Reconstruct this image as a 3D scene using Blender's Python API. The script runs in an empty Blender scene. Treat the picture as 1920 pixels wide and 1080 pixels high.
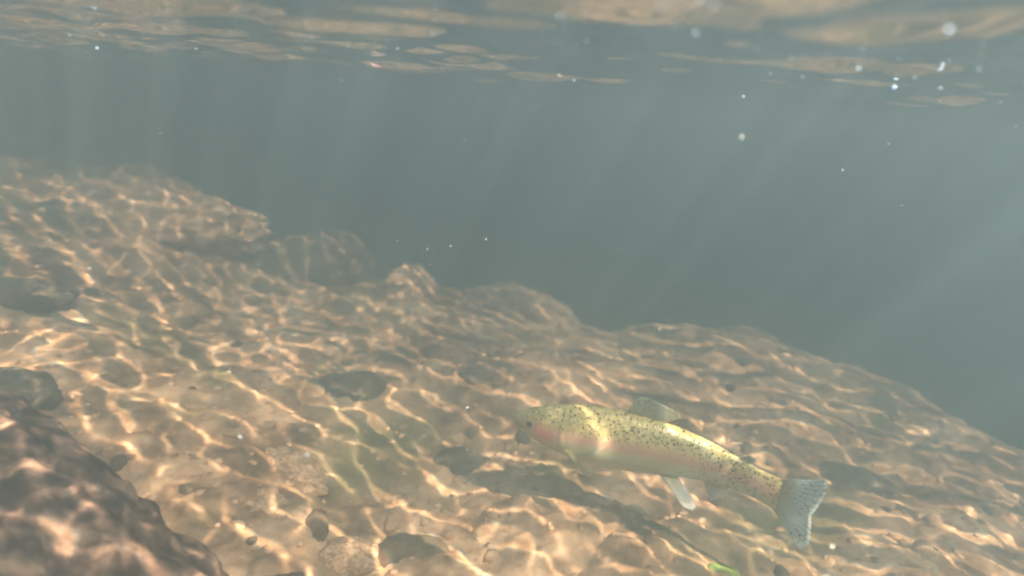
import bpy, bmesh, math, random
import numpy as np
from mathutils import Vector, Matrix, noise

scene = bpy.context.scene
col = scene.collection
random.seed(7)

# ------------------------------------------------------------------ camera
PITCH, ROLL, FPX = math.radians(16), math.radians(4.47), 1144.0
_F = Vector((0, math.cos(PITCH), -math.sin(PITCH)))
_U = Vector((0, math.sin(PITCH), math.cos(PITCH)))
_R = Vector((1, 0, 0))
CR = _R * math.cos(ROLL) + _U * math.sin(ROLL)
CU = _U * math.cos(ROLL) - _R * math.sin(ROLL)
cam_d = bpy.data.cameras.new("camera")
cam = bpy.data.objects.new("camera", cam_d)
col.objects.link(cam)
cam.matrix_world = Matrix(((CR.x, CU.x, -_F.x, 0), (CR.y, CU.y, -_F.y, 0), (CR.z, CU.z, -_F.z, 0), (0, 0, 0, 1)))
cam_d.sensor_width = 36
cam_d.lens = 36 * FPX / 1920
cam_d.clip_start = 0.02
cam_d.clip_end = 200
cam_d.dof.use_dof = True
cam_d.dof.focus_distance = 0.86
cam_d.dof.aperture_fstop = 2.2
scene.camera = cam

# ------------------------------------------------------------------ sky, sun, exposure
SUN = Vector((0.46, -0.48, 1.0)).normalized()      # towards the sun
elev = math.asin(SUN.z)
world = bpy.data.worlds.new("World")
scene.world = world
world.use_nodes = True
wn = world.node_tree
sky = wn.nodes.new("ShaderNodeTexSky")
sky.sky_type = 'NISHITA'
sky.sun_disc = False
sky.sun_elevation = elev
sky.sun_rotation = math.atan2(SUN.x, SUN.y)
wn.links.new(sky.outputs[0], wn.nodes["Background"].inputs[0])
wn.nodes["Background"].inputs[1].default_value = 0.05
sl = bpy.data.lights.new("sun", 'SUN')
sl.energy = 5.0
sl.angle = math.radians(0.35)
sl.color = (1.0, 0.80, 0.57)
so = bpy.data.objects.new("sun", sl)
col.objects.link(so)
so.rotation_euler = SUN.to_track_quat('Z', 'Y').to_euler()
so.location = SUN * 6
scene.view_settings.view_transform = 'Standard'
scene.view_settings.look = 'None'
scene.view_settings.gamma = 1
scene.view_settings.exposure = 3.08
cy = scene.cycles
cy.use_denoising = True
cy.max_bounces = 10
cy.volume_bounces = 6
cy.diffuse_bounces = 3
cy.glossy_bounces = 3
cy.transparent_max_bounces = 8
cy.sample_clamp_indirect = 2.5
cy.caustics_reflective = False
cy.caustics_refractive = False
cy.filter_width = 2.2

SURF_Z = 0.065

# ------------------------------------------------------------------ helpers
def at(px, py, z):
    """point on the level z that the photo shows at px,py"""
    d = _F + CR * ((px - 960) / FPX) + CU * ((540 - py) / FPX)
    return d * (z / d.z)

def ray(px, py, dist):
    d = _F + CR * ((px - 960) / FPX) + CU * ((540 - py) / FPX)
    return d.normalized() * dist

def tag(o, label=None, cat=None, group=None, kind=None):
    if label: o["label"] = label
    if cat: o["category"] = cat
    if group: o["group"] = group
    if kind: o["kind"] = kind
    return o

def link(name, me, m=None, parent=None):
    o = bpy.data.objects.new(name, me)
    col.objects.link(o)
    if m: me.materials.append(m)
    if parent: o.parent = parent
    return o

def smooth(me):
    me.polygons.foreach_set("use_smooth", np.ones(len(me.polygons), bool))
    me.update()

def grid_mesh(name, X, Y, Z):
    ny, nx = X.shape
    co = np.stack([X, Y, Z], -1).reshape(-1, 3).astype(np.float32)
    idx = np.arange(ny * nx, dtype=np.int32).reshape(ny, nx)
    q = np.stack([idx[:-1, :-1], idx[:-1, 1:], idx[1:, 1:], idx[1:, :-1]], -1).reshape(-1, 4)
    me = bpy.data.meshes.new(name)
    me.vertices.add(len(co)); me.vertices.foreach_set("co", co.ravel())
    me.loops.add(q.size); me.loops.foreach_set("vertex_index", q.ravel())
    me.polygons.add(len(q))
    me.polygons.foreach_set("loop_start", np.arange(0, q.size, 4, dtype=np.int32))
    me.update(calc_edges=True)
    smooth(me)
    return me

def hash2(ix, iy, s):
    h = (ix.astype(np.int64) * 374761393 + iy.astype(np.int64) * 668265263 + s * 1442695041) & 0xffffffff
    h = ((h ^ (h >> 13)) * 1274126177) & 0xffffffff
    h = ((h ^ (h >> 16)) * 2246822519) & 0xffffffff
    return ((h ^ (h >> 15)) & 0xffffff) / float(0xffffff)

def vnoise(x, y, s=0):
    ix, iy = np.floor(x), np.floor(y)
    fx, fy = x - ix, y - iy
    ix = ix.astype(np.int64); iy = iy.astype(np.int64)
    g = lambda a, b: (lambda t: np.cos(t * 6.2832) * (fx - a) + np.sin(t * 6.2832) * (fy - b))(hash2(ix + a, iy + b, s))
    u = fx * fx * fx * (fx * (fx * 6 - 15) + 10); v = fy * fy * fy * (fy * (fy * 6 - 15) + 10)
    return ((g(0, 0) * (1 - u) + g(1, 0) * u) * (1 - v) + (g(0, 1) * (1 - u) + g(1, 1) * u) * v) * 1.5

def fbm(x, y, s=0, o=4):
    r = 0; a = 1.0
    for k in range(o):
        r = r + a * vnoise(x * 2 ** k + 17 * k, y * 2 ** k - 9 * k, s + k); a *= .5
    return r

def cobbles(x, y, s):
    """rounded stones packed side by side: height 0..1 and a random value per stone"""
    ix, iy = np.floor(x).astype(np.int64), np.floor(y).astype(np.int64)
    d1 = np.full(x.shape, 9.0); d2 = np.full(x.shape, 9.0); idv = np.zeros(x.shape)
    for a in (-1, 0, 1):
        for b in (-1, 0, 1):
            cx = ix + a + .1 + .8 * hash2(ix + a, iy + b, s); cyy = iy + b + .1 + .8 * hash2(ix + a, iy + b, s + 5)
            r = .75 + .6 * hash2(ix + a, iy + b, s + 9)
            d = np.hypot(x - cx, y - cyy) / r
            m = d < d1
            d2 = np.where(m, d1, np.minimum(d2, d)); d1 = np.where(m, d, d1)
            idv = np.where(m, hash2(ix + a, iy + b, s + 11), idv)
    e = np.clip((d2 - d1) * 2.2, 0, 1)
    return np.sqrt(1 - (1 - e) ** 2) * (.45 + .55 * idv), idv

def ss(a, b, x):
    t = np.clip((x - a) / (b - a), 0, 1)
    return t * t * (3 - 2 * t)

_cx = [-9, -3, -1.75, -1.3, -.8, -.3, .1, .7, .95, 1.15, 1.32, 1.6, 2.2, 9]
_cy = [2.8, 2.5, 2.25, 2.35, 2.05, 2.10, 1.96, 1.86, 1.72, 1.36, .95, .3, -1.0, -12]
def bed_base(x, y):
    z = -.60 + 0 * x
    z = z + .37 * ss(.2, 1.7, -x) * ss(.5, 1.6, y + .5) + .05 * ss(.2, 1.2, -x) * np.sin(y * 2.3)
    z = z - .05 * ss(.5, 1.3, x) + .03 * ss(1.0, 1.7, y) * ss(0, .6, x)
    z = z + .035 * fbm(x * 1.7 + 3, y * 1.7, 3, 3)
    yc = np.interp(x, _cx, _cy) + .10 * vnoise(x * 2.3, y * .7, 8) + .05 * vnoise(x * 7, y * 3, 9)
    drop = y - yc
    return z - .95 * ss(-.22, 1.15, drop) - .25 * ss(.8, 4, drop)

def bed_height(x, y):
    x = np.asarray(x, float); y = np.asarray(y, float)
    wx = x + .03 * vnoise(x * 9, y * 9, 21); wy = y + .03 * vnoise(x * 9, y * 9, 22)
    a, _ = cobbles(wx * 6.0, wy * 6.0, 31)
    b, _ = cobbles(wx * 14, wy * 14 + 5, 41)
    c, _ = cobbles(wx * 33, wy * 33 + 5, 51)
    k = .5 + .5 * ss(-.3, .5, vnoise(x * 2.1, y * 2.1, 61))
    return bed_base(x, y) + (.014 * a + .006 * b) * k + .0045 * c + .020 * fbm(x * 4.5, y * 4.5, 81, 5) + .0022 * fbm(x * 50, y * 50, 71, 3)

def bz(x, y):
    return float(bed_height(np.array([x]), np.array([y]))[0])

def on_bed(px, py):
    """walk along the sight line until it meets the bed"""
    z = -.6
    for _ in range(12):
        p = at(px, py, z); z = .5 * z + .5 * float(bed_base(np.array([p.x]), np.array([p.y]))[0])
    return p.x, p.y, z

def axis(lo, hi, step, end_lo, end_hi, grow=1.09):
    c = list(np.arange(lo, hi + 1e-6, step))
    s = step
    while c[-1] < end_hi:
        s *= grow; c.append(c[-1] + s)
    s = step
    while c[0] > end_lo:
        s *= grow; c.insert(0, c[0] - s)
    return np.array(c)

# ------------------------------------------------------------------ materials
def mat(name):
    m = bpy.data.materials.new(name); m.use_nodes = True
    nt = m.node_tree
    return m, nt, nt.nodes["Principled BSDF"], nt.nodes["Material Output"]

def N(nt, kind, **kw):
    n = nt.nodes.new(kind)
    for k, v in kw.items():
        if hasattr(n, k): setattr(n, k, v)
        else: n.inputs[k.replace('_', ' ')].default_value = v
    return n

def ramp(nt, fac, stops):
    r = nt.nodes.new("ShaderNodeValToRGB")
    el = r.color_ramp.elements
    while len(el) < len(stops): el.new(.5)
    for e, (p, c) in zip(el, stops): e.position = p; e.color = (*c, 1)
    nt.links.new(fac, r.inputs[0])
    return r.outputs[0]

def mix(nt, fac, a, b, mode='MIX'):
    m = nt.nodes.new("ShaderNodeMix"); m.data_type = 'RGBA'; m.blend_type = mode
    for s, v in ((m.inputs[0], fac), (m.inputs[6], a), (m.inputs[7], b)):
        if isinstance(v, (int, float)): s.default_value = v
        elif isinstance(v, tuple): s.default_value = (*v, 1)
        else: nt.links.new(v, s)
    return m.outputs[2]

def stone_mat(name, stops, scale=14, seed=0., gloss=.55, moss=None, bump=.5, patches=False):
    m, nt, p, out = mat(name)
    tc = N(nt, "ShaderNodeTexCoord")
    oi = N(nt, "ShaderNodeObjectInfo")
    ad = N(nt, "ShaderNodeVectorMath", operation='ADD')
    sc_ = N(nt, "ShaderNodeVectorMath", operation='SCALE'); sc_.inputs[3].default_value = 7.0
    cmb = N(nt, "ShaderNodeCombineXYZ"); 
    for k in range(3): nt.links.new(oi.outputs["Random"], cmb.inputs[k])
    nt.links.new(cmb.outputs[0], sc_.inputs[0])
    nt.links.new(tc.outputs["Object"], ad.inputs[0]); nt.links.new(sc_.outputs[0], ad.inputs[1])
    n1 = N(nt, "ShaderNodeTexNoise", Scale=scale, Detail=6., Roughness=.65, Distortion=.4)
    nt.links.new(ad.outputs[0], n1.inputs["Vector"])
    c = ramp(nt, n1.outputs["Fac"], stops)
    vo = N(nt, "ShaderNodeTexVoronoi", Scale=scale * 1.9)
    nt.links.new(ad.outputs[0], vo.inputs["Vector"])
    hs = N(nt, "ShaderNodeSeparateColor"); nt.links.new(vo.outputs["Color"], hs.inputs[0])
    c = mix(nt, .45, c, ramp(nt, hs.outputs[0], [(0, (.62, .52, .45)), (.4, (.95, .9, .84)), (.75, (1.1, .97, .88)), (1, (1.5, 1.42, 1.3))]), 'MULTIPLY')
    n2 = N(nt, "ShaderNodeTexNoise", Scale=scale * 7, Detail=4., Roughness=.7)
    nt.links.new(ad.outputs[0], n2.inputs["Vector"])
    c = mix(nt, .5, c, ramp(nt, n2.outputs["Fac"], [(.3, (.72, .70, .66)), (.7, (1.35, 1.32, 1.3))]), 'MULTIPLY')
    if moss:
        n3 = N(nt, "ShaderNodeTexNoise", Scale=scale * .35, Detail=5.)
        nt.links.new(ad.outputs[0], n3.inputs["Vector"])
        f = ramp(nt, n3.outputs["Fac"], [(.50, (0, 0, 0)), (.66, (1, 1, 1))])
        c = mix(nt, f, c, moss)
    if patches:      # darker brown algae growing in broad patches
        n4 = N(nt, "ShaderNodeTexNoise", Scale=3.4, Detail=5., Roughness=.6, Distortion=.8)
        nt.links.new(ad.outputs[0], n4.inputs["Vector"])
        c = mix(nt, 1.0, c, ramp(nt, n4.outputs["Fac"], [(.40, (.40, .37, .33)), (.50, (.85, .83, .80)), (.58, (1.12, 1.1, 1.08))]), 'MULTIPLY')
    nt.links.new(c, p.inputs["Base Color"])
    p.inputs["Roughness"].default_value = gloss
    p.inputs["Specular IOR Level"].default_value = .25
    bp = N(nt, "ShaderNodeBump", Strength=bump, Distance=.004)
    nt.links.new(n2.outputs["Fac"], bp.inputs["Height"]); nt.links.new(bp.outputs[0], p.inputs["Normal"])
    return m

TAN = [(.28, (.18, .105, .065)), (.42, (.43, .28, .175)), (.55, (.72, .50, .33)), (.72, (.88, .69, .51))]
BROWN = [(.25, (.10, .07, .05)), (.5, (.22, .155, .105)), (.75, (.34, .26, .19))]
DARK = [(.3, (.04, .035, .03)), (.5, (.12, .10, .082)), (.7, (.30, .25, .20))]
M_bed = stone_mat("riverbed_gravel", TAN, 11, moss=(.22, .19, .095), patches=True)
M_tan = stone_mat("tan_stone", TAN, 9)
M_brown = stone_mat("brown_stone", BROWN, 9, moss=(.16, .14, .07))
M_dark = stone_mat("dark_stone", DARK, 8, moss=(.10, .09, .05))
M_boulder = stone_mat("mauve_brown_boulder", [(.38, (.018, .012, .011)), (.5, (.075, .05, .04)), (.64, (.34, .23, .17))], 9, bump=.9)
M_green = stone_mat("algae_green_stone", [(.3, (.09, .16, .03)), (.7, (.30, .42, .08))], 20)

# ------------------------------------------------------------------ riverbed
xs = axis(-1.5, 1.5, .0045, -9, 9); ys = axis(.35, 2.3, .0045, -6, 9)
X, Y = np.meshgrid(xs, ys)
bed = link("riverbed", grid_mesh("riverbed", X, Y, bed_height(X, Y)), M_bed)
tag(bed, kind="structure")

# ------------------------------------------------------------------ water surface: rippled sheet, caustic light painted into its tint
L, G = 3.6, 1440
rng = np.random.default_rng(11)
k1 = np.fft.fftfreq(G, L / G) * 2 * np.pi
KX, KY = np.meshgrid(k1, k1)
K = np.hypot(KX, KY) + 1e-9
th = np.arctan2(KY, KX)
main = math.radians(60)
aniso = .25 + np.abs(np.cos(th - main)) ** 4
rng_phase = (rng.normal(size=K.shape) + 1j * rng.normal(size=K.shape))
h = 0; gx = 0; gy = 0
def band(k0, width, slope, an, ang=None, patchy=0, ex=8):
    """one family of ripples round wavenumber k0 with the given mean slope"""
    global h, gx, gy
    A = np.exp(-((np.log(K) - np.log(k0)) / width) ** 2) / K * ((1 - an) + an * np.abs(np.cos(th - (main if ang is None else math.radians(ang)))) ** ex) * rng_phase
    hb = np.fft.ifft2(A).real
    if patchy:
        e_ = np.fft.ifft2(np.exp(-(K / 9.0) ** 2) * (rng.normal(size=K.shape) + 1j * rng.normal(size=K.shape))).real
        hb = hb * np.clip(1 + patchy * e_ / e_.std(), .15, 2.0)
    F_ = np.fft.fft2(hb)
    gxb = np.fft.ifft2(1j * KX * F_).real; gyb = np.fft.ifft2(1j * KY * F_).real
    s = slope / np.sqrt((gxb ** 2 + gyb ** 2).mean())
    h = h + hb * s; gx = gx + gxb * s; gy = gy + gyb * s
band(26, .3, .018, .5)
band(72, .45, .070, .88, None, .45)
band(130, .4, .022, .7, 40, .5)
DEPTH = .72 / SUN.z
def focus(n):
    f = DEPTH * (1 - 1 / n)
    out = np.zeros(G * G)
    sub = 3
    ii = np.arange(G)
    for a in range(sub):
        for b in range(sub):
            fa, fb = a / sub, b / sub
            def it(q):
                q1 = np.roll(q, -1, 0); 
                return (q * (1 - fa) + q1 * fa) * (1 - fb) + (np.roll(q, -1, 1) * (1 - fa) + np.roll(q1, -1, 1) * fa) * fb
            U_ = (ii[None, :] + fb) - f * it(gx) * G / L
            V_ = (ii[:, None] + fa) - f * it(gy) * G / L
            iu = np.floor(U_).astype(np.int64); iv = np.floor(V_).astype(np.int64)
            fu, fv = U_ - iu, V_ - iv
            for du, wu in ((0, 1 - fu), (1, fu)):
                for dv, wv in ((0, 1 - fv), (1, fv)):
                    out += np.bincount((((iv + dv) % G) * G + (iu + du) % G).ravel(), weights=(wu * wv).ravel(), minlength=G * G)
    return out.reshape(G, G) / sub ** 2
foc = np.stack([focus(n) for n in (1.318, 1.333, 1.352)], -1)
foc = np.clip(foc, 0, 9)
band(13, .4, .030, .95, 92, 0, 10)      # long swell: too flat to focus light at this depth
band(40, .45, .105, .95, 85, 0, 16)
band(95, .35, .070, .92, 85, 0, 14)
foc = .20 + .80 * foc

sxs = axis(-1.35, 1.95, .0038, -8.5, 8.5, 1.07); sys_ = axis(-.2, 2.35, .0038, -8.5, 8.5, 1.07)
SX, SY = np.meshgrid(sxs, sys_)
def samp(a, x, y):
    u = (x / L * G) % G; v = (y / L * G) % G
    iu = np.floor(u).astype(int); iv = np.floor(v).astype(int); fu = u - iu; fv = v - iv
    if a.ndim == 3: fu = fu[..., None]; fv = fv[..., None]
    i1 = (iu + 1) % G; j1 = (iv + 1) % G
    iu %= G; iv %= G
    return (a[iv, iu] * (1 - fu) + a[iv, i1] * fu) * (1 - fv) + (a[j1, iu] * (1 - fu) + a[j1, i1] * fu) * fv
inside = (ss(-8, -1.35, SX) * ss(-4.5, -1.95, -SX) * ss(-.9, -.2, SY) * ss(-9.5, -5.5, -SY))
fade = ss(-1.8, -1.35, SX) * ss(-2.6, -1.95, -SX) * ss(-.6, -.2, SY) * ss(-3.0, -2.35, -SY)
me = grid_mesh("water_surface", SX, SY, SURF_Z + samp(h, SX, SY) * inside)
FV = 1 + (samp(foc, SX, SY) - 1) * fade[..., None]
FV = FV * (1 + .10 * fbm(SX * 2.2 + 4, SY * 2.2, 91, 3) * fade)[..., None].clip(.45, 1.6)   # patchy shade painted into the tint by slow noise
ca = me.attributes.new("caustic_tint", 'FLOAT_COLOR', 'POINT')
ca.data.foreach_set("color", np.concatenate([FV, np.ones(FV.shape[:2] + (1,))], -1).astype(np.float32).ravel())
M_water, nt, p, out = mat("rippled_water")
nt.nodes.remove(p)
at_ = N(nt, "ShaderNodeAttribute", attribute_name="caustic_tint")
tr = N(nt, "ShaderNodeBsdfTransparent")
nt.links.new(at_.outputs["Color"], tr.inputs[0])  # precomputed caustic light pattern as transparent colour, throws bright lines on the bed
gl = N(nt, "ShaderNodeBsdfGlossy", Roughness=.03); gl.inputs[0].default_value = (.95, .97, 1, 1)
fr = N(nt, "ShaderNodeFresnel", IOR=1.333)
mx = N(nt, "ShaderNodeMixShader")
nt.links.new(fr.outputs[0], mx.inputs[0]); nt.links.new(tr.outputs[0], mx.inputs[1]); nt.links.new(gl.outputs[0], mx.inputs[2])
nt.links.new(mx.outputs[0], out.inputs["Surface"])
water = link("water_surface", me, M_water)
tag(water, kind="structure")

# ------------------------------------------------------------------ haze: the murky water itself
bm = bmesh.new(); bmesh.ops.create_cube(bm, size=1)
for v in bm.verts: v.co = Vector((v.co.x * 22, v.co.y * 22, -3.3 if v.co.z < 0 else .32))
me = bpy.data.meshes.new("haze"); bm.to_mesh(me); bm.free()
M_haze, nt, p, out = mat("murky_water")
nt.nodes.remove(p)
pv = N(nt, "ShaderNodeVolumePrincipled")
pv.inputs["Color"].default_value = (.225, .325, .385, 1)
pv.inputs["Density"].default_value = 1.42
pv.inputs["Anisotropy"].default_value = .6
nt.links.new(pv.outputs[0], out.inputs["Volume"])
haze = link("haze", me, M_haze)
tag(haze, kind="stuff")

# ------------------------------------------------------------------ stones
def stone_mesh(name, seed, flat=.6, ang=.25, sub=4, rough=.05):
    bm = bmesh.new(); bmesh.ops.create_icosphere(bm, subdivisions=sub, radius=1)
    off = Vector((seed * 3.1, seed * 1.7, -seed))
    rr = random.Random(seed)
    planes = [(Vector((rr.gauss(0, 1), rr.gauss(0, 1), rr.gauss(0, 1))).normalized(), rr.uniform(.62, .9)) for _ in range(9)]
    sx, sy = rr.uniform(.85, 1.2), rr.uniform(.7, .95)
    for v in bm.verts:
        d = v.co.normalized(); r = 1.0
        for n_, t in planes:
            dd = d.dot(n_)
            if dd > t: r = min(r, 1 * (1 - ang) + ang * t / dd)
        r += .16 * noise.noise(d * 1.6 + off) + .09 * noise.noise(d * 3.7 + off) + rough * noise.noise(d * 9 + off) + rough * .5 * noise.noise(d * 21 + off)
        v.co = Vector((d.x * sx, d.y * sy, d.z * flat)) * r
    me = bpy.data.meshes.new(name); bm.to_mesh(me); bm.free(); smooth(me)
    return me

def stone(name, label, cat, x, y, z, size, m, seed, rot=0, tilt=(0, 0), group=None, **kw):
    o = link(name, stone_mesh(name, seed, **kw), m)
    o.location = (x, y, z); o.scale = (size[0], size[1], size[2]); o.rotation_euler = (tilt[0], tilt[1], rot)
    return tag(o, label, cat, group)

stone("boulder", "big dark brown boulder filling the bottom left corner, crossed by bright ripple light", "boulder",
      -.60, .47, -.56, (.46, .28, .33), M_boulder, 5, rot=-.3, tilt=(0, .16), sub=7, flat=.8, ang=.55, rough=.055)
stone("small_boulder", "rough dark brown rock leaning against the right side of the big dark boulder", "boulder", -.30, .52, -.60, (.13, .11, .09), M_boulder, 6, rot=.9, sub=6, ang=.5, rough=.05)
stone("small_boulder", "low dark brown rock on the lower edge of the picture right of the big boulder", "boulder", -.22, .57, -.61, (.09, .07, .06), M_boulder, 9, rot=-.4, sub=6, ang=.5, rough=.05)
def px_stone(px, py, lift, size, m, seed, name, label, cat="stone", **kw):
    x, y, z = on_bed(px, py)
    return stone(name, label, cat, x, y, z + lift, size, m, seed, **kw)
px_stone(640, 735, .0, (.085, .07, .06), M_dark, 11, "dark_stone", "dark grey stone standing among pale gravel left of the picture's middle", rot=.6)  # stone added to darken the bed where a shade patch lies
px_stone(735, 690, .0, (.06, .05, .045), M_dark, 12, "dark_stone", "smaller dark stone just right of and behind the dark grey stone", rot=.1)
px_stone(545, 640, .0, (.075, .06, .05), M_tan, 13, "pale_stone", "rounded pinkish tan stone behind the dark grey stone")
px_stone(490, 960, .0, (.036, .062, .04), M_tan, 14, "pale_stone", "oval pale stone with a bright rim beside the big dark boulder", rot=.1)
px_stone(655, 1050, .0, (.05, .045, .045), M_tan, 15, "pale_stone", "pale stone with a bright upper edge at the lower edge of the picture")
px_stone(770, 1045, .0, (.055, .045, .05), M_brown, 16, "brown_stone", "rounded brown stone beside the pale one at the lower edge")
px_stone(500, 850, -.015, (.12, .07, .04), M_tan, 17, "flat_stone", "broad flat tan stone above the oval pale stone", rot=-.5)
px_stone(1355, 1075, .0, (.022, .02, .018), M_green, 18, "algae_stone", "small bright green algae covered stone below the trout")
px_stone(1600, 895, -.01, (.07, .06, .045), M_dark, 19, "dark_stone", "dark stone just right of the trout's tail", rot=-.4)
px_stone(1680, 960, -.01, (.055, .05, .035), M_brown, 20, "brown_stone", "brown stone right of and below the trout's tail", rot=-.2)
px_stone(865, 860, -.01, (.06, .05, .04), M_dark, 21, "dark_stone", "dark stone in the shade below and left of the trout's head", rot=-.6)  # dark stone put in to stand for shade by the trout's head
px_stone(1530, 680, .0, (.035, .03, .03), M_tan, 22, "pale_stone", "small pale stone standing up on the far crest of the gravel bar")
px_stone(1375, 648, .0, (.10, .07, .035), M_tan, 23, "pale_stone", "long pale stone on the far crest of the gravel bar")
px_stone(925, 700, .0, (.07, .055, .04), M_brown, 24, "mossy_stone", "olive brown mossy stone in the middle of the gravel behind the trout's head", rot=.3)
px_stone(0, 745, .0, (.09, .07, .07), M_dark, 25, "dark_stone", "dark stone added for the shade at the left edge above the big boulder")  # dark stone added in place of the shade along the boulder's edge
px_stone(20, 555, .0, (.12, .07, .06), M_dark, 26, "dark_stone", "long dark grey stone at the left edge behind the sunlit strip")
# boulders standing at the far edge of the bar, fading into the murk
for i, (px, py, dist, s_, m, lab) in enumerate([
        (230, 395, 2.15, (.36, .2, .13), M_tan, "broad hazy boulder rising farthest left in the murk"),
        (590, 480, 2.05, (.19, .14, .13), M_brown, "rounded hazy boulder with a dark left flank in the murk"),
        (760, 530, 1.9, (.13, .09, .09), M_tan, "narrow golden boulder between the two larger hazy ones"),
        (985, 572, 2.0, (.26, .14, .12), M_tan, "sloping tan boulder nearest the picture's middle in the murk")]):
    q = ray(px, py, dist)
    stone("hazy_boulder", lab, "boulder", q.x, q.y, q.z - .02 - (.035 if i == 3 else .015), s_, m, 40 + i, rot=i * .7, sub=5, rough=.1, flat=.9)

# loose cobbles lying on the gravel
protos = []
for k in range(8):
    protos.append([stone_mesh("cobble", 60 + k, flat=.5 + .03 * k, sub=3, rough=.06), None])
kinds = [(M_tan, "tan"), (M_brown, "brown"), (M_dark, "dark grey")]
def zone(px, py):
    if py < 640: return "on the hazy far slope at the left" if px < 640 else "on the hazy far slope behind the trout's head"
    if px < 420: return "between the left edge of the picture and the big dark boulder" if py < 800 else "beside the big dark boulder in the left corner"
    if px < 900: return "on the bright gravel around the dark grey stone" if py < 820 else "on the bright gravel between the big boulder and the trout's shadow"
    if px < 1480: return "on the gravel behind the trout's back" if py < 850 else "on the gravel below the trout's belly"
    return "on the far crest right of the trout" if py < 850 else "on the gravel right of the trout's tail"
cob = {}
for k in range(8):
    for j, (m, cname) in enumerate(kinds):
        mm = protos[k][0] if j == 0 else protos[k][0].copy()
        if not mm.materials: mm.materials.append(m)
        else: mm.materials[0] = m
        cob[k, j] = mm
rr = random.Random(3)
n = 0
while n < 50:
    px, py = rr.uniform(-30, 1950), rr.uniform(480, 1110)
    x, y, z = on_bed(px, py)
    if z < -.8 or y > 2.1 or y < .4: continue
    if 1000 < px < 1560 and 900 < py < 960 and rr.random() < .5: continue
    j = rr.choices([0, 1, 2], [5, 4, 2])[0]
    s_ = rr.uniform(.007, .022) * (1.0 if rr.random() < .8 else 1.5)
    o = bpy.data.objects.new("cobble", cob[rr.randrange(8), j])
    col.objects.link(o)
    o.location = (x, y, bz(x, y) - s_ * .1); o.scale = (s_ * rr.uniform(.8, 1.4), s_, s_)
    o.rotation_euler = (rr.uniform(-.3, .3), rr.uniform(-.3, .3), rr.uniform(0, 6.3))
    size_w = "larger" if s_ > .015 else "small"
    lab = f"{size_w} {kinds[j][1]} cobble {zone(px, py)}"
    tag(o, lab, "cobble", lab.replace(" cobble ", " cobbles "))
    n += 1

# fine pebbles: one mass
rng2 = np.random.default_rng(5)
bm = bmesh.new(); bmesh.ops.create_icosphere(bm, subdivisions=1, radius=1)
iv = np.array([v.co for v in bm.verts]); fi = np.array([[v.index for v in f.verts] for f in bm.faces]); bm.free()
NP = 3500
PX = rng2.uniform(-1.4, 1.3, NP); PY = .4 + 1.6 * rng2.random(NP) ** 1.4
PS = rng2.uniform(.003, .009, NP)
PZ = bed_height(PX, PY) - PS * .35
ang = rng2.uniform(0, 6.28, NP)
V = iv[None] * (1 + .25 * rng2.normal(size=(NP, len(iv), 1))) * PS[:, None, None] * np.stack([rng2.uniform(.8, 1.6, NP), np.ones(NP), np.full(NP, .55)], -1)[:, None, :]
ca_, sa_ = np.cos(ang)[:, None], np.sin(ang)[:, None]
V = np.stack([V[..., 0] * ca_ - V[..., 1] * sa_ + PX[:, None], V[..., 0] * sa_ + V[..., 1] * ca_ + PY[:, None], V[..., 2] + PZ[:, None] + .001], -1)
Fc = (fi[None] + (np.arange(NP) * len(iv))[:, None, None]).reshape(-1, 3)
me = bpy.data.meshes.new("pebbles")
me.vertices.add(NP * len(iv)); me.vertices.foreach_set("co", V.astype(np.float32).ravel())
me.loops.add(Fc.size); me.loops.foreach_set("vertex_index", Fc.astype(np.int32).ravel())
me.polygons.add(len(Fc)); me.polygons.foreach_set("loop_start", np.arange(0, Fc.size, 3, dtype=np.int32))
me.update(calc_edges=True); smooth(me)
peb = link("pebbles", me, M_tan)
tag(peb, "fine tan pebbles scattered over the whole riverbed", "pebbles", kind="stuff")

# ------------------------------------------------------------------ the trout
HZ = -.448
nose = at(964, 782, HZ); tailp = at(1462, 928, HZ)
axv = Vector((nose.x - tailp.x, nose.y - tailp.y, 0))
BL = axv.length
trout = bpy.data.objects.new("trout", None); col.objects.link(trout)
trout.location = ((nose.x + tailp.x) / 2, (nose.y + tailp.y) / 2, HZ - .045)
trout.rotation_euler = (0, 0, math.atan2(axv.y, axv.x))
tag(trout, "spotted trout with a pink flank and golden back swimming just above the riverbed", "fish")
ZC = .045
T = [0, .012, .03, .06, .1, .15, .2, .27, .35, .45, .55, .65, .75, .84, .92, 1.0]
TOP = .97 * np.array([.005, .0105, .0155, .021, .027, .033, .038, .043, .0455, .0455, .0425, .037, .0310, .0255, .0225, .0235])
BOT = .98 * np.array([.005, .010, .0145, .020, .0265, .033, .038, .0425, .0460, .0460, .0430, .037, .0295, .0240, .0215, .0230])
WID = [.003, .0075, .0110, .0148, .0188, .0222, .0245, .0268, .0280, .0275, .0250, .0205, .0150, .0100, .0065, .0035]
def prof(t): return np.interp(t, T, TOP), np.interp(t, T, BOT), np.interp(t, T, WID)
def spine(t):
    """local x, y (sideways), z of the body's centre line, t=0 nose .. 1 tail base"""
    x = BL * (.5 - t)
    bend = -.022 * math.sin(math.pi * min(max(t, -.2), 1.25) * .92) + .010 * math.sin(math.pi * 2 * t)
    zz = ZC + .006 * math.sin(math.pi * t) - .004 * t
    return Vector((x, bend, zz))
def frame(t):
    a, b = spine(t - .01), spine(t + .01)
    f = (a - b).normalized(); sd = Vector((-f.y, f.x, 0)).normalized(); up = f.cross(sd) * 1.0
    if up.z < 0: up = -up
    return f, sd, up
NS, NR = 110, 64
bm = bmesh.new(); uvl = bm.loops.layers.uv.new("UVMap")
rings = []; uvs = {}
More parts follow.
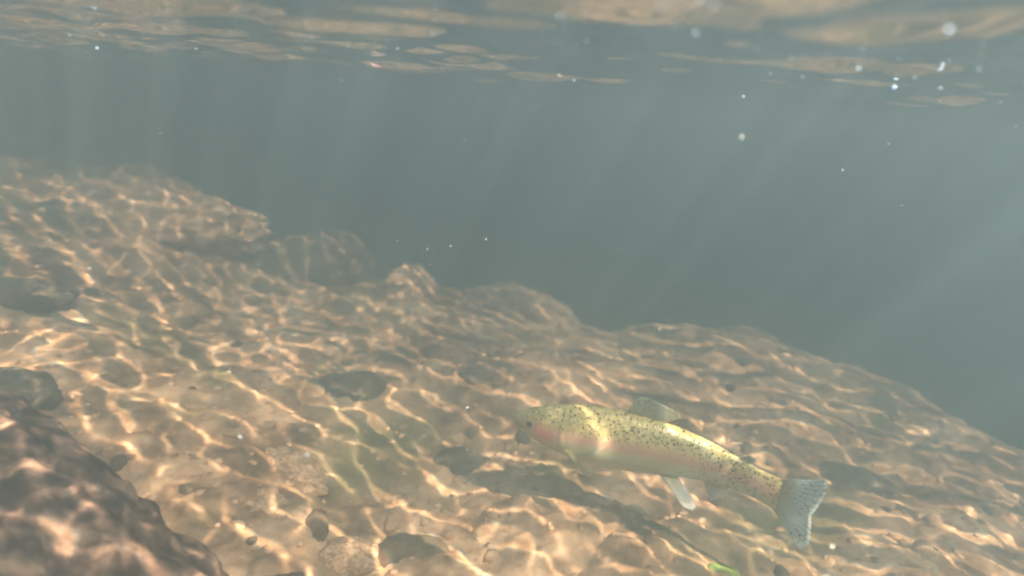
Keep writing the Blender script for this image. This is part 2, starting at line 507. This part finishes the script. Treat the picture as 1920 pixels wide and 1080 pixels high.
for i in range(NS):
    t = (i / (NS - 1)) ** 1.15
    a, b, w = prof(t); c = spine(t); f, sd, up = frame(t)
    ring = []
    for j in range(NR):
        ph = 2 * math.pi * j / NR
        cs, sn = math.cos(ph), math.sin(ph)
        hh = a if sn > 0 else b
        cc = math.copysign(abs(cs) ** .88, cs); sn_ = math.copysign(abs(sn) ** .95, sn)
        ww = w
        # gill cover: swells, then steps down behind its curved rear edge
        edge = .215 - .03 * (sn ** 2)
        if abs(sn) < .8:
            k_ = 1 - abs(sn) / .8
            ww *= 1 + .10 * k_ ** .5 * float(ss(.11, edge, t)) * (1 if t < edge else max(0, 1 - (t - edge) / .010))
        # mouth slit
        if t < .085 and -.45 < sn < -.12: ww *= 1 - .22 * (1 - abs(sn + .28) / .17) * (1 - t / .085) if abs(sn + .28) < .17 else 1
        v = bm.verts.new(c + sd * (cc * ww) + up * (sn_ * hh))
        uvs[v] = (t, (sn_ * hh) * 10)
        ring.append(v)
    rings.append(ring)
for i in range(NS - 1):
    for j in range(NR):
        q = (rings[i][j], rings[i][(j + 1) % NR], rings[i + 1][(j + 1) % NR], rings[i + 1][j])
        bm.faces.new(q)
bm.faces.new(rings[0]); bm.faces.new(rings[-1][::-1])
for fc in bm.faces:
    for lp in fc.loops: lp[uvl].uv = uvs[lp.vert]
bmesh.ops.recalc_face_normals(bm, faces=bm.faces)
me = bpy.data.meshes.new("body"); bm.to_mesh(me); bm.free(); smooth(me)

# skin: golden olive back with black spots, pink band, pale belly
M_skin, nt, p, out = mat("trout_skin")
uv = N(nt, "ShaderNodeUVMap", uv_map="UVMap")
sep = N(nt, "ShaderNodeSeparateXYZ"); nt.links.new(uv.outputs[0], sep.inputs[0])
tc = N(nt, "ShaderNodeTexCoord")
nz = N(nt, "ShaderNodeTexNoise", Scale=28., Detail=3.); nt.links.new(tc.outputs["Object"], nz.inputs["Vector"])
hh_ = N(nt, "ShaderNodeMath", operation='MULTIPLY_ADD'); nt.links.new(nz.outputs["Fac"], hh_.inputs[0]); hh_.inputs[1].default_value = .14; hh_.inputs[2].default_value = -.07
ha = N(nt, "ShaderNodeMath", operation='ADD'); nt.links.new(sep.outputs[1], ha.inputs[0]); nt.links.new(hh_.outputs[0], ha.inputs[1])
hm = N(nt, "ShaderNodeMapRange"); nt.links.new(ha.outputs[0], hm.inputs[0])
hm.inputs[1].default_value = -.46; hm.inputs[2].default_value = .46
bands = ramp(nt, hm.outputs[0], [(0, (.75, .75, .66)), (.22, (.60, .62, .46)), (.40, (.60, .58, .38)), (.49, (.74, .46, .34)), (.56, (.78, .50, .34)), (.66, (.92, .74, .36)), (.80, (1.0, .84, .40)), (1, (.85, .70, .30))])
# gill cover blush
def near(sock, c, w):
    a = N(nt, "ShaderNodeMath", operation='SUBTRACT'); nt.links.new(sock, a.inputs[0]); a.inputs[1].default_value = c
    b = N(nt, "ShaderNodeMath", operation='ABSOLUTE'); nt.links.new(a.outputs[0], b.inputs[0])
    r = N(nt, "ShaderNodeMapRange", interpolation_type='SMOOTHSTEP'); nt.links.new(b.outputs[0], r.inputs[0])
    r.inputs[1].default_value = 0; r.inputs[2].default_value = w; r.inputs[3].default_value = 1; r.inputs[4].default_value = 0
    return r.outputs[0]
g1 = N(nt, "ShaderNodeMath", operation='MULTIPLY'); nt.links.new(near(sep.outputs[0], .14, .065), g1.inputs[0]); nt.links.new(near(sep.outputs[1], -.03, .20), g1.inputs[1])
# pale snout, dark rear rim of the gill cover, jaw line
fr_ = N(nt, "ShaderNodeMapRange"); nt.links.new(sep.outputs[0], fr_.inputs[0]); fr_.inputs[1].default_value = .05; fr_.inputs[2].default_value = .12; fr_.inputs[3].default_value = .85; fr_.inputs[4].default_value = 0
bands = mix(nt, fr_.outputs[0], bands, (.62, .58, .36))
c = mix(nt, g1.outputs[0], bands, (.86, .34, .27))
def both(a, b):
    m_ = N(nt, "ShaderNodeMath", operation='MULTIPLY'); nt.links.new(a, m_.inputs[0]); nt.links.new(b, m_.inputs[1]); return m_.outputs[0]
c = mix(nt, both(near(sep.outputs[0], .212, .014), near(sep.outputs[1], 0., .38)), c, (.34, .27, .18))
c = mix(nt, both(near(sep.outputs[0], .05, .05), near(sep.outputs[1], -.055, .018)), c, (.10, .07, .06))
# scales: paler middles, darker rims
vs = N(nt, "ShaderNodeTexVoronoi", Scale=420.); nt.links.new(tc.outputs["Object"], vs.inputs["Vector"])
c = mix(nt, .35, c, ramp(nt, vs.outputs["Distance"], [(0, (1.3, 1.3, 1.25)), (.8, (.62, .62, .62))]), 'MULTIPLY')
# darker net over the back
nb = N(nt, "ShaderNodeTexVoronoi", Scale=95., feature='DISTANCE_TO_EDGE'); nt.links.new(tc.outputs["Object"], nb.inputs["Vector"])
bk = N(nt, "ShaderNodeMapRange"); nt.links.new(ha.outputs[0], bk.inputs[0]); bk.inputs[1].default_value = .06; bk.inputs[2].default_value = .22
c = mix(nt, both(bk.outputs[0], ramp(nt, nb.outputs["Distance"], [(.0, (.62, .62, .62)), (.30, (0, 0, 0))])), c, (.34, .30, .10))
# spots
mp = N(nt, "ShaderNodeMapping"); nt.links.new(tc.outputs["Object"], mp.inputs[0]); mp.inputs["Scale"].default_value = (1, .6, 1)
vd = N(nt, "ShaderNodeTexVoronoi", Scale=250., Randomness=.95); nt.links.new(mp.outputs[0], vd.inputs["Vector"])
sc2 = N(nt, "ShaderNodeSeparateColor"); nt.links.new(vd.outputs["Color"], sc2.inputs[0])
rad = N(nt, "ShaderNodeMapRange"); nt.links.new(sc2.outputs[0], rad.inputs[0]); rad.inputs[3].default_value = .17; rad.inputs[4].default_value = .42
lt = N(nt, "ShaderNodeMath", operation='LESS_THAN'); nt.links.new(vd.outputs["Distance"], lt.inputs[0]); nt.links.new(rad.outputs[0], lt.inputs[1])
up_ = N(nt, "ShaderNodeMapRange"); nt.links.new(sep.outputs[1], up_.inputs[0]); up_.inputs[1].default_value = .05; up_.inputs[2].default_value = .16
tl = N(nt, "ShaderNodeMapRange"); nt.links.new(sep.outputs[0], tl.inputs[0]); tl.inputs[1].default_value = .6; tl.inputs[2].default_value = .8; tl.inputs[4].default_value = .9
mxm = N(nt, "ShaderNodeMath", operation='MAXIMUM'); nt.links.new(up_.outputs[0], mxm.inputs[0]); nt.links.new(tl.outputs[0], mxm.inputs[1])
sp = N(nt, "ShaderNodeMath", operation='MULTIPLY'); nt.links.new(lt.outputs[0], sp.inputs[0]); nt.links.new(mxm.outputs[0], sp.inputs[1])
c = mix(nt, sp.outputs[0], c, (.02, .02, .015))
nt.links.new(c, p.inputs["Base Color"])
p.inputs["Roughness"].default_value = .33
p.inputs["Metallic"].default_value = .15
p.inputs["Specular IOR Level"].default_value = .6
bp = N(nt, "ShaderNodeBump", Strength=.5, Distance=.0006); nt.links.new(vs.outputs["Distance"], bp.inputs["Height"]); nt.links.new(bp.outputs[0], p.inputs["Normal"])
link("body", me, M_skin, trout)

def fin_mat(name, base, spots=False, alpha=.85):
    m, nt, p, out = mat(name)
    uv = N(nt, "ShaderNodeUVMap", uv_map="UVMap")
    wv = N(nt, "ShaderNodeTexWave", Scale=5.5, Distortion=.6); wv.bands_direction = 'X'
    nt.links.new(uv.outputs[0], wv.inputs["Vector"])
    c = mix(nt, .45, base, ramp(nt, wv.outputs["Fac"], [(0, (.55, .55, .5)), (1, (1.25, 1.25, 1.25))]), 'MULTIPLY')
    if spots:
        tc = N(nt, "ShaderNodeTexCoord")
        vd = N(nt, "ShaderNodeTexVoronoi", Scale=190.); nt.links.new(tc.outputs["Object"], vd.inputs["Vector"])
        c = mix(nt, ramp(nt, vd.outputs["Distance"], [(.20, (1, 1, 1)), (.30, (0, 0, 0))]), c, (.16, .15, .11))
    sv = N(nt, "ShaderNodeSeparateXYZ"); nt.links.new(uv.outputs[0], sv.inputs[0])
    c = mix(nt, ramp(nt, sv.outputs[1], [(.05, (1, 1, 1)), (.5, (0, 0, 0))]), c, (.66, .58, .34))
    nt.links.new(c, p.inputs["Base Color"])
    p.inputs["Roughness"].default_value = .3
    p.inputs["Alpha"].default_value = alpha
    t_ = N(nt, "ShaderNodeBsdfTranslucent"); nt.links.new(c, t_.inputs[0])
    mt = N(nt, "ShaderNodeMixShader"); mt.inputs[0].default_value = .4
    nt.links.new(p.outputs[0], mt.inputs[1]); nt.links.new(t_.outputs[0], mt.inputs[2]); nt.links.new(mt.outputs[0], out.inputs["Surface"])
    return m
M_fin = fin_mat("fin_olive", (.62, .64, .50), True, .6)
M_tail = fin_mat("fin_bluish", (.76, .90, .96), True, .8)
M_white = fin_mat("fin_white", (.95, .97, .95), False, .82)

def fin(name, m, root_a, root_b, tips, thick=.0007, nu=22, nv=12, bow=0.0, side=Vector((0, 1, 0))):
    """fan between a root line and a tip curve given by control points"""
    bm = bmesh.new(); uvl = bm.loops.layers.uv.new("UVMap")
    tips = [Vector(t) for t in tips]; ra, rb = Vector(root_a), Vector(root_b)
    def tip(u):
        s_ = u * (len(tips) - 1); i = min(int(s_), len(tips) - 2); f = s_ - i
        p0 = tips[max(i - 1, 0)]; p1 = tips[i]; p2 = tips[i + 1]; p3 = tips[min(i + 2, len(tips) - 1)]
        return .5 * ((2 * p1) + (p2 - p0) * f + (2 * p0 - 5 * p1 + 4 * p2 - p3) * f * f + (3 * p1 - p0 - 3 * p2 + p3) * f ** 3)
    lay = []; uvd = {}
    for sgn in (1, -1):
        g = []
        for i in range(nu + 1):
            u = i / nu; r = ra.lerp(rb, u); tp = tip(u); row = []
            ridge = 1 + .8 * math.cos(u * nu * math.pi)
            for j in range(nv + 1):
                v = j / nv
                q = r.lerp(tp, v) + side * (bow * math.sin(v * 2.2) * v + .0018 * v * math.sin(u * 9 + v * 4))
                q += side * (sgn * thick * (1.15 - v) * ridge)
                vv = bm.verts.new(q); uvd[vv] = (u, v); row.append(vv)
            g.append(row)
        lay.append(g)
        for i in range(nu):
            for j in range(nv):
                bm.faces.new((g[i][j], g[i + 1][j], g[i + 1][j + 1], g[i][j + 1]))
    A, B = lay
    def strip(pa, pb):
        for k in range(len(pa) - 1): bm.faces.new((pa[k], pa[k + 1], pb[k + 1], pb[k]))
    strip(A[0], B[0]); strip(A[-1], B[-1]); strip([r[-1] for r in A], [r[-1] for r in B]); strip([r[0] for r in A], [r[0] for r in B])
    for fc in bm.faces:
        for lp in fc.loops: lp[uvl].uv = uvd[lp.vert]
    bmesh.ops.recalc_face_normals(bm, faces=bm.faces)
    me = bpy.data.meshes.new(name); bm.to_mesh(me); bm.free(); smooth(me)
    return link(name, me, m, trout)

def bp_(t, v=0., s_=0.):
    """point on the body: v -1 belly .. 1 back, s_ -1 right .. 1 left flank"""
    a, b, w = prof(t); f, sd, up = frame(t)
    return spine(t) + up * (v * (a if v > 0 else b)) + sd * (s_ * w)
f1, sd1, up1 = frame(1.0)
c1 = spine(1.0)
BK = -f1
fin("tail_fin", M_tail, c1 + up1 * .021 - BK * .006, c1 - up1 * .021 - BK * .006,
    [c1 + BK * .046 + up1 * .056, c1 + BK * .051 + up1 * .042, c1 + BK * .047 + up1 * .015, c1 + BK * .044, c1 + BK * .047 - up1 * .015, c1 + BK * .050 - up1 * .040, c1 + BK * .044 - up1 * .052],
    nu=34, side=sd1, bow=.012)
f_, s_, u_ = frame(.5)
fin("dorsal_fin", M_fin, bp_(.43, .96), bp_(.57, .95), [bp_(.46, 1) + u_ * .028 - f_ * .006, bp_(.50, 1) + u_ * .027 - f_ * .012, bp_(.56, 1) + u_ * .021 - f_ * .014, bp_(.60, 1) + u_ * .014 - f_ * .012], side=s_)
fin("adipose_fin", M_fin, bp_(.845, .9), bp_(.875, .9), [bp_(.875, 1) + up1 * .011, bp_(.895, 1) + up1 * .013, bp_(.905, 1) + up1 * .008], nu=8, nv=6, thick=.001, side=sd1)
fin("anal_fin", M_white, bp_(.75, -.93), bp_(.84, -.92), [bp_(.79, -1) - up1 * .030, bp_(.80, -1) - up1 * .027, bp_(.84, -1) - up1 * .015], side=sd1)
for sgn in (-1, 1):
    f_, s_, u_ = frame(.55)
    o = s_ * sgn
    fin("pelvic_fin", M_white, bp_(.59, -.86, .40 * sgn), bp_(.645, -.86, .3 * sgn), [bp_(.68, -.95, .6 * sgn) + o * .036 - u_ * .014, bp_(.725, -1, .5 * sgn) + o * .037 - u_ * .023, bp_(.735, -1, .4 * sgn) + o * .027 - u_ * .018, bp_(.70, -1, .3 * sgn) + o * .011 - u_ * .009], side=u_, thick=.0009, nu=12)
    f_, s_, u_ = frame(.22)
    o = s_ * sgn
    fin("pectoral_fin", M_fin, bp_(.225, -.52, .80 * sgn), bp_(.24, -.72, .62 * sgn), [bp_(.30, -.45, .9 * sgn) + o * .022, bp_(.345, -.65, .9 * sgn) + o * .022 - u_ * .004, bp_(.34, -.85, .8 * sgn) + o * .016 - u_ * .008, bp_(.29, -.95, .6 * sgn) + o * .006 - u_ * .006], side=u_, nu=14)
# eyes with pupils
M_iris, nt, p, out = mat("golden_iris"); p.inputs["Base Color"].default_value = (.42, .34, .14, 1); p.inputs["Roughness"].default_value = .15
nn = N(nt, "ShaderNodeTexNoise", Scale=300.); nt.links.new(mix(nt, .5, (.45, .36, .15), ramp(nt, nn.outputs["Fac"], [(.3, (.5, .5, .5)), (.7, (1.4, 1.4, 1.3))]), 'MULTIPLY'), p.inputs["Base Color"])
M_pupil, nt, p, out = mat("black_pupil"); p.inputs["Roughness"].default_value = .08
nn = N(nt, "ShaderNodeTexNoise", Scale=50.); nt.links.new(ramp(nt, nn.outputs["Fac"], [(0, (.006, .006, .006)), (1, (.014, .014, .014))]), p.inputs["Base Color"])
for sgn in (-1, 1):
    f_, s_, u_ = frame(.085)
    ctr = bp_(.085, .18, .90 * sgn)
    def cap(name, r, off, flat, m, parent):
        bm = bmesh.new(); bmesh.ops.create_uvsphere(bm, u_segments=24, v_segments=16, radius=r)
        R_ = Vector((0, 0, 1)).rotation_difference(s_ * sgn).to_matrix()
        for v in bm.verts: v.co = R_ @ Vector((v.co.x, v.co.y, v.co.z * flat)) + ctr + s_ * sgn * off
        me = bpy.data.meshes.new(name); bm.to_mesh(me); bm.free(); smooth(me)
        return link(name, me, m, parent)
    e = cap("eye", .0072, -.0008, .55, M_iris, trout)
    cap("pupil", .0045, .0026, .5, M_pupil, e)

# ------------------------------------------------------------------ drifting things
def drift_mat(name, c, rough=.25, metal=0.):
    m, nt, p, out = mat(name)
    n_ = N(nt, "ShaderNodeTexNoise", Scale=200.)
    nt.links.new(mix(nt, .4, c, ramp(nt, n_.outputs["Fac"], [(.3, (.6, .6, .6)), (.7, (1.3, 1.3, 1.3))]), 'MULTIPLY'), p.inputs["Base Color"])
    p.inputs["Roughness"].default_value = rough; p.inputs["Metallic"].default_value = metal
    return m
M_bub = drift_mat("silvery_bubble", (.62, .74, .92), .3, .0)
_nt = M_bub.node_tree; _t = N(_nt, "ShaderNodeBsdfTranslucent"); _t.inputs[0].default_value = (.6, .75, .95, 1)
_m = N(_nt, "ShaderNodeMixShader"); _m.inputs[0].default_value = .6
_nt.links.new(_nt.nodes["Principled BSDF"].outputs[0], _m.inputs[1]); _nt.links.new(_t.outputs[0], _m.inputs[2]); _nt.links.new(_m.outputs[0], _nt.nodes["Material Output"].inputs[0])
M_fleck = drift_mat("white_fleck", (.85, .83, .78), .5)
M_leaf = drift_mat("dead_leaf", (.30, .18, .16), .5)
# a sliver of dead leaf hanging under the surface
bm = bmesh.new()
rows = []
for i in range(15):
    t = i / 14; w = .0026 * math.sin(math.pi * (t * .92 + .04)) ** .7
    rows.append([bm.verts.new(((t - .5) * .024, s2 * w, .0030 * (t - .5) ** 2 * 4 + .0012 * s2 * s2 + k2 * .0004)) for k2 in (0, 1) for s2 in (-1, -.4, .4, 1)])
for a, b in zip(rows, rows[1:]):
    for q in (0, 1, 2, 4, 5, 6): bm.faces.new((a[q], a[q + 1], b[q + 1], b[q]))
    bm.faces.new((a[0], a[4], b[4], b[0])); bm.faces.new((a[3], a[7], b[7], b[3]))
bm.faces.new((rows[0][0], rows[0][1], rows[0][2], rows[0][3], rows[0][7], rows[0][6], rows[0][5], rows[0][4]))
bm.faces.new((rows[-1][4], rows[-1][5], rows[-1][6], rows[-1][7], rows[-1][3], rows[-1][2], rows[-1][1], rows[-1][0]))
bmesh.ops.recalc_face_normals(bm, faces=bm.faces)
me = bpy.data.meshes.new("leaf_sliver"); bm.to_mesh(me); bm.free(); smooth(me)
leaf = link("leaf_sliver", me, M_leaf)
leaf.location = ray(708, 125, .95); leaf.rotation_euler = (.9, .12, .05)
tag(leaf, "thin curled dark pink leaf sliver drifting just under the water surface", "leaf")

def bubble_mesh(seed):
    bm = bmesh.new(); bmesh.ops.create_uvsphere(bm, u_segments=20, v_segments=12, radius=1)
    for v in bm.verts:
        v.co *= 1 + .10 * noise.noise(v.co * 1.3 + Vector((seed, 0, 0)))
        v.co.z *= .72 if v.co.z > 0 else .9
    me = bpy.data.meshes.new("bubble"); bm.to_mesh(me); bm.free(); smooth(me); me.materials.append(M_bub)
    return me
bubs = [bubble_mesh(k * 2.3) for k in range(4)]
big = {(1505, 144): "bright bubble high on the right, left of the largest glinting one",
       (1677, 163): "large bluish glinting bubble high on the right under the surface",
       (1780, 55): "large pale blurred bubble in the upper right corner",
       (1393, 181): "bright white flattened bubble right of the middle below the surface streaks",
       (367, 91): "small bright bubble high on the left",
       (745, 91): "small bluish bubble above and right of the leaf sliver",
       (654, 87): "tiny pale bubble above and left of the leaf sliver"}
spec_b = [(1505, 144, 5, 1.0), (1677, 163, 7.5, .95), (1780, 55, 7, .8), (1393, 181, 6, 1.0), (367, 91, 4, 1.1), (745, 91, 4, 1.1), (654, 87, 3, 1.1)]
small = [(583, 70, 3.5), (813, 64, 4), (828, 124, 2.5), (885, 122, 2.5), (945, 122, 2.5), (1015, 62, 4), (1076, 151, 7), (1165, 155, 3), (1240, 12, 7), (1340, 10, 7),
         (1265, 50, 6), (1304, 62, 6), (1350, 112, 4), (1420, 92, 6), (1444, 138, 5), (1484, 108, 5), (1610, 128, 5), (1763, 165, 7), (1762, 190, 4), (1646, 205, 3),
         (1875, 192, 6), (1715, 145, 6), (1835, 130, 6), (1180, 40, 5), (1050, 30, 5), (182, 90, 5), (130, 66, 4), (1590, 242, 2), (1691, 385, 4), (1905, 236, 5), (930, 38, 5), (1100, 77, 4)]
def small_label(px, py):
    if py > 235: return "tiny faint air bubble in the open water well below the surface, on the right"
    h_ = "along the top edge" if py < 60 else "in the band of surface ripples" if py < 130 else "at the lower edge of the surface ripples"
    v_ = "at the far left" if px < 300 else "left of the middle" if px < 900 else "in the middle" if px < 1200 else "right of the middle" if px < 1560 else "near the right edge"
    return f"tiny faint air bubble {h_} {v_}"
for i, (px, py, r, d) in enumerate(spec_b + [(a, b, c_, 1.0) for a, b, c_ in small]):
    if i >= len(spec_b):
        d = .75 + .5 * random.random()
    q = ray(px, py, d)
    if q.z > SURF_Z - .012: q = q * ((SURF_Z - .012) / q.z)
    o = bpy.data.objects.new("bubble", bubs[i % 4]); col.objects.link(o)
    o.location = q; k_ = r / FPX * q.length * (.5 if i < len(spec_b) else .42)
    o.scale = (k_ * 1.15, k_, k_); o.rotation_euler.z = i
    tag(o, big.get((px, py)) or small_label(px, py), "bubble", "air bubbles under the surface")

def fleck_mesh(seed):
    bm = bmesh.new(); bmesh.ops.create_icosphere(bm, subdivisions=2, radius=1)
    for v in bm.verts:
        v.co *= 1 + .5 * noise.noise(v.co * 1.2 + Vector((seed, seed, 0))); v.co.z *= .4
    me = bpy.data.meshes.new("fleck"); bm.to_mesh(me); bm.free(); me.materials.append(M_fleck)
    return me
fl = [fleck_mesh(k * 3.7) for k in range(3)]
for i, (px, py, r, d) in enumerate([(801, 467, 2.2, 1.0), (845, 461, 1.8, 1.0), (1580, 319, 2, .9), (168, 503, 1.8, .9), (575, 853, 5, .62), (450, 820, 4, .62), (876, 764, 1.6, .7), (876, 843, 2, .7), (1281, 953, 1.8, .6),
                                  (1560, 1025, 3, .62), (1087, 967, 1.6, .6), (1752, 1068, 4.5, .6), (464, 1075, 2.5, .5), (640, 150, 1.8, .9), (1160, 470, 1.6, 1.), (1440, 700, 1.6, .8), (300, 250, 1.6, .9)] + [(random.uniform(20, 1900), random.uniform(110, 620), random.uniform(1.0, 2.2), random.uniform(.4, 1.2)) for _ in range(12)]):
    o = bpy.data.objects.new("fleck", fl[i % 3]); col.objects.link(o)
    o.location = ray(px, py, d); k_ = r / FPX * d; o.scale = (k_, k_, k_); o.rotation_euler = (i, i * 2, i * 3)
    tag(o, "tiny white fleck of debris drifting " + ("in the open water above the riverbed" if py < 500 else "over the gravel at the left" if px < 700 else "over the shaded gravel beside the trout's head" if px < 1000 else "over the gravel around the trout"), "debris fleck", "white flecks drifting in the water")
